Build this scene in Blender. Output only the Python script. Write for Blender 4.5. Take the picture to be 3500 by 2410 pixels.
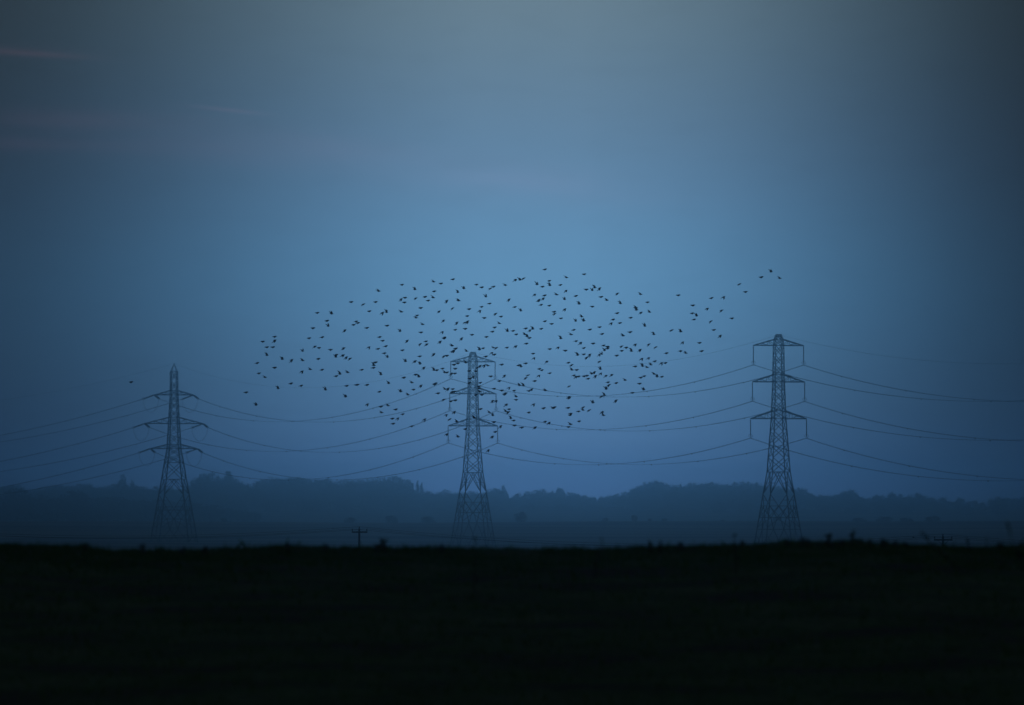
import bpy, math, random
import numpy as np
from mathutils import Vector, Matrix

SC = bpy.context.scene
COL = SC.collection
for o in list(bpy.data.objects):
    bpy.data.objects.remove(o)

# ----------------------------------------------------------------- camera
F = 28000.0                      # focal length, in pixels of the 3500 px wide photograph
PITCH = math.atan(565 / F)
CZ = 12.0                        # height of the camera above the valley datum
cd = bpy.data.cameras.new('camera')
cd.sensor_width = 36.0
cd.lens = 36.0 * F / 3500.0
cd.clip_start = 0.5
cd.clip_end = 30000.0
cd.dof.use_dof = True
cd.dof.focus_distance = 620.0
cd.dof.aperture_fstop = 4.0
cam = bpy.data.objects.new('camera', cd)
COL.objects.link(cam)
cam.location = (0, 0, CZ)
cam.rotation_euler = (math.radians(90) + PITCH, 0, 0)
SC.camera = cam


def at(x, y, Y):
    """the point at distance Y along the view that the photograph shows at pixel (x, y)"""
    dx = (x - 1750) / F
    dy = (1205 - y) / F
    wy = math.cos(PITCH) - math.sin(PITCH) * dy
    wz = math.sin(PITCH) + math.cos(PITCH) * dy
    s = Y / wy
    return Vector((dx * s, Y, CZ + wz * s))


# ----------------------------------------------------------------- sky
SUN_EL, SUN_ROT = math.radians(-3.0), math.radians(-25.0)
world = bpy.data.worlds.new('World')
SC.world = world
world.use_nodes = True
wt = world.node_tree
wt.nodes.clear()
try:
    world.cycles.sampling_method = 'MANUAL'
    world.cycles.sample_map_resolution = 2048
except Exception:
    pass


def srgb(r, g, b):
    f = lambda c: (c / 255 / 12.92) if c / 255 <= 0.04045 else ((c / 255 + 0.055) / 1.055) ** 2.4
    return (f(r), f(g), f(b))


def wmath(op, a, b=None, c=None):
    n = wt.nodes.new('ShaderNodeMath')
    n.operation = op
    for i, v in enumerate((a, b, c)):
        if v is None:
            continue
        if isinstance(v, (int, float)):
            n.inputs[i].default_value = v
        else:
            wt.links.new(v, n.inputs[i])
    return n.outputs[0]


def wramp(fac, stops, interp='B_SPLINE'):
    n = wt.nodes.new('ShaderNodeValToRGB')
    cr = n.color_ramp
    cr.interpolation = interp
    while len(cr.elements) < len(stops):
        cr.elements.new(0.5)
    for e, (p, c) in zip(cr.elements, stops):
        e.position = p
        e.color = (*c, 1)
    wt.links.new(fac, n.inputs[0])
    return n.outputs[0]


def wmix(op, a, b, fac=1.0):
    n = wt.nodes.new('ShaderNodeMix')
    n.data_type = 'RGBA'
    n.blend_type = op
    n.inputs[0].default_value = fac if isinstance(fac, (int, float)) else 1.0
    if not isinstance(fac, (int, float)):
        wt.links.new(fac, n.inputs[0])
    for i, v in ((6, a), (7, b)):
        if isinstance(v, tuple):
            n.inputs[i].default_value = (*v, 1)
        else:
            wt.links.new(v, n.inputs[i])
    return n.outputs[2]


tc = wt.nodes.new('ShaderNodeTexCoord')
sep = wt.nodes.new('ShaderNodeSeparateXYZ')
wt.links.new(tc.outputs['Generated'], sep.inputs[0])
az = wmath('ARCTAN2', sep.outputs[0], sep.outputs[1])
el = wmath('ARCSINE', sep.outputs[2])
# brightness and colour of the after-glow by elevation (0 .. 0.08 rad above the horizon)
VRAMP = [  # (photo row, linear colour)
    (1770, (0.225, 0.520, 1.300)),
    (1600, (0.172, 0.345, 0.690)),
    (1400, (0.134, 0.276, 0.470)),
    (1150, (0.140, 0.332, 0.560)),
    (900, (0.139, 0.342, 0.570)),
    (600, (0.131, 0.258, 0.415)),
    (300, (0.130, 0.230, 0.336)),
    (0, (0.148, 0.230, 0.290)),
    (-400, (0.14, 0.20, 0.25)),
]
vstops = [(min(1, (1770 - y) / F / 0.08), c) for y, c in VRAMP]
vcol = wramp(wmath('DIVIDE', el, 0.08), vstops)
# side fall-off of the sky glow, with lens vignette darkening put into its colour
HRAMP = [
    (-2240, 0.11), (-2000, 0.125), (-1750, 0.16), (-1400, 0.26), (-1000, 0.47), (-600, 0.74), (-250, 0.96), (30, 1.04), (300, 1.00),
    (700, 0.78), (1050, 0.51), (1400, 0.27), (1700, 0.135), (1900, 0.10), (2240, 0.095),
]
hstops = [((x / 2240 + 1) / 2, (v * (0.80 + 0.20 * v), v, v * (1.14 - 0.14 * v))) for x, v in HRAMP]
hcol = wramp(wmath('ADD', wmath('DIVIDE', az, 0.16), 0.5), hstops)
# towards the zenith the evening sky darkens evenly
up = wmath('MAXIMUM', wmath('SUBTRACT', el, 0.06), 0.0)
zen = wmath('ADD', wmath('MULTIPLY', wmath('EXPONENT', wmath('MULTIPLY', up, -4.0)), 0.4), 0.6)
glow = wmix('MULTIPLY', vcol, hcol)
# thin high streaks of cloud, faintly pink
noi = wt.nodes.new('ShaderNodeTexNoise')
cmb = wt.nodes.new('ShaderNodeCombineXYZ')
wt.links.new(wmath('MULTIPLY', az, 60.0), cmb.inputs[0])
wt.links.new(wmath('MULTIPLY', wmath('ADD', el, wmath('MULTIPLY', az, 0.06)), 420.0), cmb.inputs[1])
wt.links.new(cmb.outputs[0], noi.inputs['Vector'])
noi.inputs['Scale'].default_value = 1.0
noi.inputs['Detail'].default_value = 4.0


def bump(cx, cy, rx, ry, slope=0.0):
    """soft ellipse of cloud about the direction that photo pixel (cx, cy) shows"""
    a0, e0 = (cx - 1750) / F, (1770 - cy) / F
    da = wmath('SUBTRACT', az, a0)
    de = wmath('SUBTRACT', wmath('SUBTRACT', el, e0), wmath('MULTIPLY', da, -slope))
    q = wmath('ADD', wmath('POWER', wmath('ABSOLUTE', wmath('DIVIDE', da, rx / F)), 2.0),
              wmath('POWER', wmath('ABSOLUTE', wmath('DIVIDE', de, ry / F)), 2.0))
    return wmath('EXPONENT', wmath('MULTIPLY', q, -1.0))


streak = None
for (cx, cy, rx, ry, sl, amp) in [
        (90, 186, 190, 10, 0.06, 0.55), (-200, 170, 330, 20, 0.03, 0.45), (770, 376, 120, 7, 0.10, 0.34),
        (230, 415, 360, 40, 0.02, 0.34), (60, 495, 300, 26, 0.02, 0.36), (800, 500, 450, 60, 0.03, 0.17),
        (1700, 610, 500, 60, 0.10, 0.12)]:
    b = wmath('MULTIPLY', bump(cx, cy, rx, ry, sl), amp)
    streak = b if streak is None else wmath('ADD', streak, b)
streak = wmath('MULTIPLY', streak, wmath('MULTIPLY', noi.outputs['Fac'], 1.9))
pink = wmix('MIX', (1.0, 1.0, 1.0), (1.75, 1.10, 1.0), 1.0)
cloudmul = wmix('MIX', (1, 1, 1), (2.3, 1.22, 1.2), streak)
glow = wmix('MULTIPLY', glow, cloudmul)
# very low-contrast unevenness of the high air
noi2 = wt.nodes.new('ShaderNodeTexNoise')
cmb2 = wt.nodes.new('ShaderNodeCombineXYZ')
wt.links.new(wmath('MULTIPLY', az, 25.0), cmb2.inputs[0])
wt.links.new(wmath('MULTIPLY', el, 90.0), cmb2.inputs[1])
wt.links.new(cmb2.outputs[0], noi2.inputs['Vector'])
noi2.inputs['Detail'].default_value = 3.0
var = wmath('ADD', wmath('MULTIPLY', noi2.outputs['Fac'], 0.16), 0.92)
glow = wmix('MULTIPLY', glow, wmix('MIX', (0, 0, 0), (1, 1, 1), wmath('MULTIPLY', var, 1.0)))
bg1 = wt.nodes.new('ShaderNodeBackground')
wt.links.new(glow, bg1.inputs[0])
wt.links.new(zen, bg1.inputs[1])
sky = wt.nodes.new('ShaderNodeTexSky')
sky.sky_type = 'NISHITA'
sky.sun_disc = False
sky.sun_elevation = SUN_EL
sky.sun_rotation = SUN_ROT
bg2 = wt.nodes.new('ShaderNodeBackground')
wt.links.new(sky.outputs[0], bg2.inputs[0])
bg2.inputs[1].default_value = 0.015
addn = wt.nodes.new('ShaderNodeAddShader')
wt.links.new(bg1.outputs[0], addn.inputs[0])
wt.links.new(bg2.outputs[0], addn.inputs[1])
wout = wt.nodes.new('ShaderNodeOutputWorld')
wt.links.new(addn.outputs[0], wout.inputs[0])

SC.view_settings.view_transform = 'Standard'
SC.view_settings.look = 'None'
SC.view_settings.exposure = 0.0
SC.view_settings.gamma = 1.0
SC.view_settings.use_curve_mapping = False
SC.cycles.volume_bounces = 8
SC.cycles.max_bounces = 10
SC.cycles.diffuse_bounces = 2
SC.cycles.transparent_max_bounces = 8
SC.cycles.use_denoising = True


# ----------------------------------------------------------------- helpers
def mat(name, base, rough=0.8, metal=0.0, noise=None):
    m = bpy.data.materials.new(name)
    m.use_nodes = True
    nt = m.node_tree
    b = nt.nodes['Principled BSDF']
    b.inputs['Roughness'].default_value = rough
    b.inputs['Metallic'].default_value = metal
    b.inputs['Base Color'].default_value = (*base, 1)
    if noise:
        scale, other = noise
        tcn = nt.nodes.new('ShaderNodeTexCoord')
        nz = nt.nodes.new('ShaderNodeTexNoise')
        nz.inputs['Scale'].default_value = scale
        nz.inputs['Detail'].default_value = 5
        rp = nt.nodes.new('ShaderNodeValToRGB')
        rp.color_ramp.elements[0].position = 0.35
        rp.color_ramp.elements[1].position = 0.65
        rp.color_ramp.elements[0].color = (*base, 1)
        rp.color_ramp.elements[1].color = (*other, 1)
        nt.links.new(tcn.outputs['Object'], nz.inputs['Vector'])
        nt.links.new(nz.outputs['Fac'], rp.inputs[0])
        nt.links.new(rp.outputs[0], b.inputs['Base Color'])
    return m


M_STEEL = mat('weathered_steel', (0.085, 0.09, 0.10), 0.65, 0.2, (0.6, (0.06, 0.065, 0.075)))
M_GLASS = mat('insulator_glaze', (0.06, 0.045, 0.04), 0.3, 0.0, (3.0, (0.09, 0.06, 0.05)))
M_CABLE = mat('cable_aluminium', (0.06, 0.062, 0.07), 0.6, 0.2, (0.3, (0.045, 0.047, 0.055)))
M_WOOD = mat('creosoted_wood', (0.05, 0.038, 0.028), 0.85, 0.0, (2.0, (0.08, 0.06, 0.045)))
M_BARK = mat('bark', (0.06, 0.05, 0.04), 0.9, 0.0, (1.5, (0.035, 0.03, 0.025)))
M_LEAF = mat('foliage', (0.045, 0.06, 0.03), 0.8, 0.0, (0.25, (0.08, 0.085, 0.045)))
M_LEAF2 = mat('dark_foliage', (0.03, 0.045, 0.028), 0.8, 0.0, (0.3, (0.05, 0.065, 0.035)))
M_BIRD = mat('black_plumage', (0.008, 0.009, 0.012), 0.7, 0.0, (30.0, (0.012, 0.013, 0.018)))
M_GRASS = mat('grass_blades', (0.06, 0.19, 0.03), 0.7, 0.0, (0.8, (0.10, 0.21, 0.05)))
M_WEED = mat('weed_leaf', (0.05, 0.085, 0.03), 0.7, 0.0, (6.0, (0.08, 0.09, 0.04)))


def link(o, parent=None):
    COL.objects.link(o)
    if parent is not None:
        o.parent = parent
    return o


def tag(o, label=None, cat=None, group=None, kind=None):
    if label:
        o['label'] = label
    if cat:
        o['category'] = cat
    if group:
        o['group'] = group
    if kind:
        o['kind'] = kind
    return o


def mesh_np(name, verts, faces, mats, smooth=False):
    me = bpy.data.meshes.new(name)
    me.from_pydata([tuple(v) for v in verts], [], [tuple(f) for f in faces])
    for m in (mats if isinstance(mats, (list, tuple)) else [mats]):
        me.materials.append(m)
    if smooth:
        me.polygons.foreach_set('use_smooth', [True] * len(me.polygons))
    me.update()
    return me


class MB:
    """collects bars and tubes into one mesh"""

    def __init__(s):
        s.v, s.f = [], []

    def tube(s, pts, rads, n=6, cap=True):
        pts = [Vector(p) for p in pts]
        base = len(s.v)
        prev = None
        for i, p in enumerate(pts):
            d = (pts[min(i + 1, len(pts) - 1)] - pts[max(i - 1, 0)]).normalized()
            a = prev if prev is not None else (Vector((0, 0, 1)) if abs(d.z) < 0.9 else Vector((1, 0, 0)))
            u = d.cross(a)
            if u.length < 1e-6:
                u = d.cross(Vector((0, 1, 0)))
            u.normalize()
            w = u.cross(d).normalized()
            prev = w
            r = rads[i] if hasattr(rads, '__len__') else rads
            for k in range(n):
                t = 2 * math.pi * (k + 0.5) / n
                s.v.append(p + (u * math.cos(t) + w * math.sin(t)) * r)
        for i in range(len(pts) - 1):
            for k in range(n):
                a0 = base + i * n + k
                a1 = base + i * n + (k + 1) % n
                s.f.append((a0, a1, a1 + n, a0 + n))
        if cap:
            s.f.append(tuple(base + k for k in range(n))[::-1])
            s.f.append(tuple(base + (len(pts) - 1) * n + k for k in range(n)))
        return s

    def mesh(s, name, m, smooth=False):
        return mesh_np(name, s.v, s.f, m, smooth)


def lathe(name, prof, m, n=8, axis_z=True):
    v, f = [], []
    for (r, z) in prof:
        for k in range(n):
            t = 2 * math.pi * k / n
            v.append((r * math.cos(t), r * math.sin(t), z))
    for i in range(len(prof) - 1):
        for k in range(n):
            f.append((i * n + k, i * n + (k + 1) % n, (i + 1) * n + (k + 1) % n, (i + 1) * n + k))
    f.append(tuple(range(n))[::-1])
    f.append(tuple((len(prof) - 1) * n + k for k in range(n)))
    return mesh_np(name, v, f, m, True)


# one steel angle of unit length, stretched to make each member of the lattice towers (L section)
_t = 0.16
_sec = [(-.5, -.5), (.5, -.5), (.5, -.5 + _t * 1.6), (-.5 + _t * 1.6, -.5 + _t * 1.6), (-.5 + _t * 1.6, .5), (-.5, .5)]
ANGLE = mesh_np('steel_angle',
                [(x, y, z) for z in (0, 1) for x, y in _sec],
                [(i, (i + 1) % 6, (i + 1) % 6 + 6, i + 6) for i in range(6)] + [(0, 3, 2, 1), (0, 5, 4, 3), (6, 7, 8, 9), (6, 9, 10, 11)],
                M_STEEL)


def member(name, p, q, th, parent):
    p, q = Vector(p), Vector(q)
    d = q - p
    o = bpy.data.objects.new(name, ANGLE)
    rot = d.to_track_quat('Z', 'Y').to_matrix().to_4x4()
    o.matrix_basis = Matrix.Translation(p) @ rot @ Matrix.Diagonal((th, th, d.length, 1))
    return link(o, parent)


# ----------------------------------------------------------------- ground
CREST = [(-1500, 1874), (-300, 1871), (0, 1871), (250, 1874), (320, 1884), (400, 1888), (560, 1890), (700, 1885), (850, 1881), (1000, 1876),
         (1300, 1880), (1500, 1883), (1700, 1884), (1900, 1885), (2150, 1880), (2400, 1873), (2600, 1866), (2700, 1860), (2900, 1862),
         (3050, 1868), (3200, 1873), (3350, 1876), (3500, 1873), (3800, 1868), (5000, 1875)]
_cx = np.array([c[0] for c in CREST], float)
_cy = np.array([c[1] for c in CREST], float)
PROF = [(-400, -2.2), (0, -1.9), (40, -1.95), (62, -1.80), (78, -1.18), (90, -0.72), (100, -0.39), (104, -0.42), (112, -0.75), (135, -1.9),
        (200, -4.5), (350, -8.0), (600, -10.5), (900, -11.0), (1300, -10.6), (1900, -8.9), (2170, -8.4), (2478, -8.4), (2814, -8.35),
        (3200, -7.6), (3700, -5.2), (4100, -3.1), (4300, -1.99), (4360, -1.98), (4500, -3.6), (5200, -6.0), (6500, -3.0), (7200, 2.0), (7600, 5.0), (8000, 9.0), (8400, 12.0),
        (9500, 13.0)]
_py = np.array([c[0] for c in PROF], float)
_pz = np.array([c[1] for c in PROF], float)
_rs = np.random.RandomState(4)
_waves = [(_rs.uniform(0.5, 3.2), _rs.uniform(0.5, 3.2), _rs.uniform(0, 6.28), _rs.uniform(0.25, 1)) for _ in range(14)]


def ground_z(X, Y):
    X = np.asarray(X, float)
    Y = np.asarray(Y, float)
    z = np.interp(Y, _py, _pz)
    px = 1750 + X * F / 100.0
    dz = -(np.interp(px, _cx, _cy) - 1875) * 100.0 / F
    z = z + dz * np.exp(-((Y - 100) / 30.0) ** 2)
    n = 0
    for a, b, c, w in _waves:
        n = n + w * np.sin(a * X + b * Y * 0.7 + c)
    near = np.exp(-((Y - 85) / 40.0) ** 2)
    z = z + 0.006 * n * near
    far = np.clip((Y - 300) / 800.0, 0, 1)
    z = z + far * (0.35 * np.sin(X / 95.0 + Y / 240.0) + 0.25 * np.sin(X / 41.0 - Y / 310.0 + 1.3))
    z = z + np.where(Y > 4600, np.clip((Y - 4600) / 600, 0, 1) * (1.2 * np.sin(X / 160.0 + 2.0)), 0)
    return z + CZ


def axis(parts):
    out = []
    for a, b, n in parts:
        out += list(np.linspace(a, b, n, endpoint=False))
    return np.array(out + [parts[-1][1]])


xs = axis([(-2600, -700, 14), (-700, -20, 60), (-20, 20, 170), (20, 700, 60), (700, 2600, 14)])
ys = axis([(-300, 55, 10), (55, 115, 240), (115, 400, 40), (400, 4150, 75), (4150, 4500, 40), (4500, 9400, 60)])
GX, GY = np.meshgrid(xs, ys)
GZ = ground_z(GX, GY)
nv = GX.size
gv = np.stack([GX.ravel(), GY.ravel(), GZ.ravel()], 1)
nx, ny = len(xs), len(ys)
idx = np.arange(nv).reshape(ny, nx)
gf = np.stack([idx[:-1, :-1].ravel(), idx[:-1, 1:].ravel(), idx[1:, 1:].ravel(), idx[1:, :-1].ravel()], 1)


def fast_mesh(name, v, f, m, smooth=False):
    me = bpy.data.meshes.new(name)
    k = f.shape[1]
    me.vertices.add(len(v))
    me.vertices.foreach_set('co', v.astype(np.float32).ravel())
    me.loops.add(f.size)
    me.loops.foreach_set('vertex_index', f.astype(np.int32).ravel())
    me.polygons.add(len(f))
    me.polygons.foreach_set('loop_start', np.arange(0, f.size, k, dtype=np.int32))
    me.polygons.foreach_set('loop_total', np.full(len(f), k, dtype=np.int32))
    if smooth:
        me.polygons.foreach_set('use_smooth', np.ones(len(f), bool))
    me.materials.append(m)
    me.update(calc_edges=True)
    me.validate()
    return me


M_GROUND = bpy.data.materials.new('field_soil_and_grass')
M_GROUND.use_nodes = True
nt = M_GROUND.node_tree
bs = nt.nodes['Principled BSDF']
bs.inputs['Roughness'].default_value = 0.95
g_tc = nt.nodes.new('ShaderNodeTexCoord')


def gnoise(scale, detail, stretch=(1, 1, 1)):
    mp = nt.nodes.new('ShaderNodeMapping')
    mp.inputs['Scale'].default_value = stretch
    nt.links.new(g_tc.outputs['Object'], mp.inputs[0])
    n = nt.nodes.new('ShaderNodeTexNoise')
    n.inputs['Scale'].default_value = scale
    n.inputs['Detail'].default_value = detail
    nt.links.new(mp.outputs[0], n.inputs['Vector'])
    return n.outputs['Fac']


def gramp(fac, stops):
    r = nt.nodes.new('ShaderNodeValToRGB')
    while len(r.color_ramp.elements) < len(stops):
        r.color_ramp.elements.new(0.5)
    for e, (p, c) in zip(r.color_ramp.elements, stops):
        e.position = p
        e.color = (*c, 1)
    nt.links.new(fac, r.inputs[0])
    return r.outputs[0]


def gmix(a, b, fac, op='MIX'):
    n = nt.nodes.new('ShaderNodeMix')
    n.data_type = 'RGBA'
    n.blend_type = op
    if isinstance(fac, float):
        n.inputs[0].default_value = fac
    else:
        nt.links.new(fac, n.inputs[0])
    nt.links.new(a, n.inputs[6])
    nt.links.new(b, n.inputs[7])
    return n.outputs[2]


near_col = gramp(gnoise(0.55, 6), [(0.38, (0.055, 0.065, 0.050)), (0.52, (0.06, 0.14, 0.04)), (0.64, (0.12, 0.17, 0.08))])
clod = gramp(gnoise(7.0, 6), [(0.3, (0.35, 0.35, 0.35)), (0.7, (1.5, 1.5, 1.5))])
near_col = gmix(near_col, clod, 1.0, 'MULTIPLY')
field = gramp(gnoise(1.0, 3, (0.0012, 0.0062, 0.0)), [(0.34, (0.05, 0.05, 0.03)), (0.44, (0.07, 0.085, 0.035)), (0.52, (0.20, 0.17, 0.10)), (0.60, (0.26, 0.23, 0.14)),
                                                     (0.70, (0.07, 0.09, 0.04))])
sepg = nt.nodes.new('ShaderNodeSeparateXYZ')
nt.links.new(g_tc.outputs['Object'], sepg.inputs[0])
mr = nt.nodes.new('ShaderNodeMapRange')
mr.inputs[1].default_value = 250
mr.inputs[2].default_value = 500
nt.links.new(sepg.outputs[1], mr.inputs[0])
nt.links.new(gmix(near_col, field, mr.outputs[0]), bs.inputs['Base Color'])
bmp = nt.nodes.new('ShaderNodeBump')
bmp.inputs['Strength'].default_value = 0.6
bmp.inputs['Distance'].default_value = 0.05
nt.links.new(gnoise(9.0, 6), bmp.inputs['Height'])
nt.links.new(bmp.outputs[0], bs.inputs['Normal'])
ground = link(bpy.data.objects.new('ground', fast_mesh('ground', gv, gf, M_GROUND, True)))
tag(ground, kind='structure')

# ----------------------------------------------------------------- haze
LOW = float(GZ.min())
hz = bpy.data.meshes.new('haze')
hx, hy0, hy1, hz0, hz1 = 2650.0, -350.0, 9450.0, LOW - 1.0, CZ + 57.0
hv = [(x, y, z) for z in (hz0, hz1) for y in (hy0, hy1) for x in (-hx, hx)]
hz.from_pydata(hv, [], [(0, 2, 3, 1), (4, 5, 7, 6), (0, 1, 5, 4), (2, 6, 7, 3), (0, 4, 6, 2), (1, 3, 7, 5)])
M_HAZE = bpy.data.materials.new('evening_haze')
M_HAZE.use_nodes = True
hn = M_HAZE.node_tree
hn.nodes.clear()
ho = hn.nodes.new('ShaderNodeOutputMaterial')
pv = hn.nodes.new('ShaderNodeVolumePrincipled')
pv.inputs['Color'].default_value = (0.63, 0.87, 1.0, 1)
pv.inputs['Density'].default_value = 0.00024
pv.inputs['Anisotropy'].default_value = 0.986
hn.links.new(pv.outputs[0], ho.inputs['Volume'])
hz.materials.append(M_HAZE)
haze = link(bpy.data.objects.new('haze', hz))
tag(haze, kind='stuff')

sun = bpy.data.lights.new('sun', 'SUN')
sun.energy = 0.01
sun.angle = math.radians(12)
sun.color = (1.0, 0.8, 0.7)
so = link(bpy.data.objects.new('sun', sun))
so.rotation_euler = (math.radians(84), 0, -SUN_ROT)

# ----------------------------------------------------------------- pylons
TH = math.radians(15.5)


def interp(pts, d):
    return float(np.interp(d, [p[0] for p in pts], [p[1] for p in pts]))


def insulator_mesh():
    prof = [(0.03, 0)]
    z = -0.25
    for k in range(22):
        prof += [(0.10, z), (0.17, z - 0.06), (0.17, z - 0.10), (0.10, z - 0.13)]
        z -= 0.195
    prof.append((0.04, -4.7))
    return lathe('insulator_string', prof, M_GLASS, 8)


INSUL = insulator_mesh()


def ring_mesh():
    b = MB()
    pts = [(0.58 * math.cos(t), 0.15 * math.sin(t), 0.36 * math.sin(t)) for t in np.linspace(0, 2 * math.pi, 17)]
    b.tube(pts, 0.05, 5, False)
    return b.mesh('grading_ring', M_STEEL)


RING = ring_mesh()
_b = MB()
_b.tube([(0, 0, 0.1), (0, 0, -0.35)], 0.05, 5)
_b.tube([(-0.3, 0, -0.35), (0.3, 0, -0.35)], 0.05, 5)
_b.tube([(-0.22, -0.35, -0.42), (-0.22, 0.35, -0.42)], 0.07, 5)
_b.tube([(0.22, -0.35, -0.42), (0.22, 0.35, -0.42)], 0.07, 5)
YOKE = _b.mesh('conductor_clamp', M_STEEL)


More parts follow.
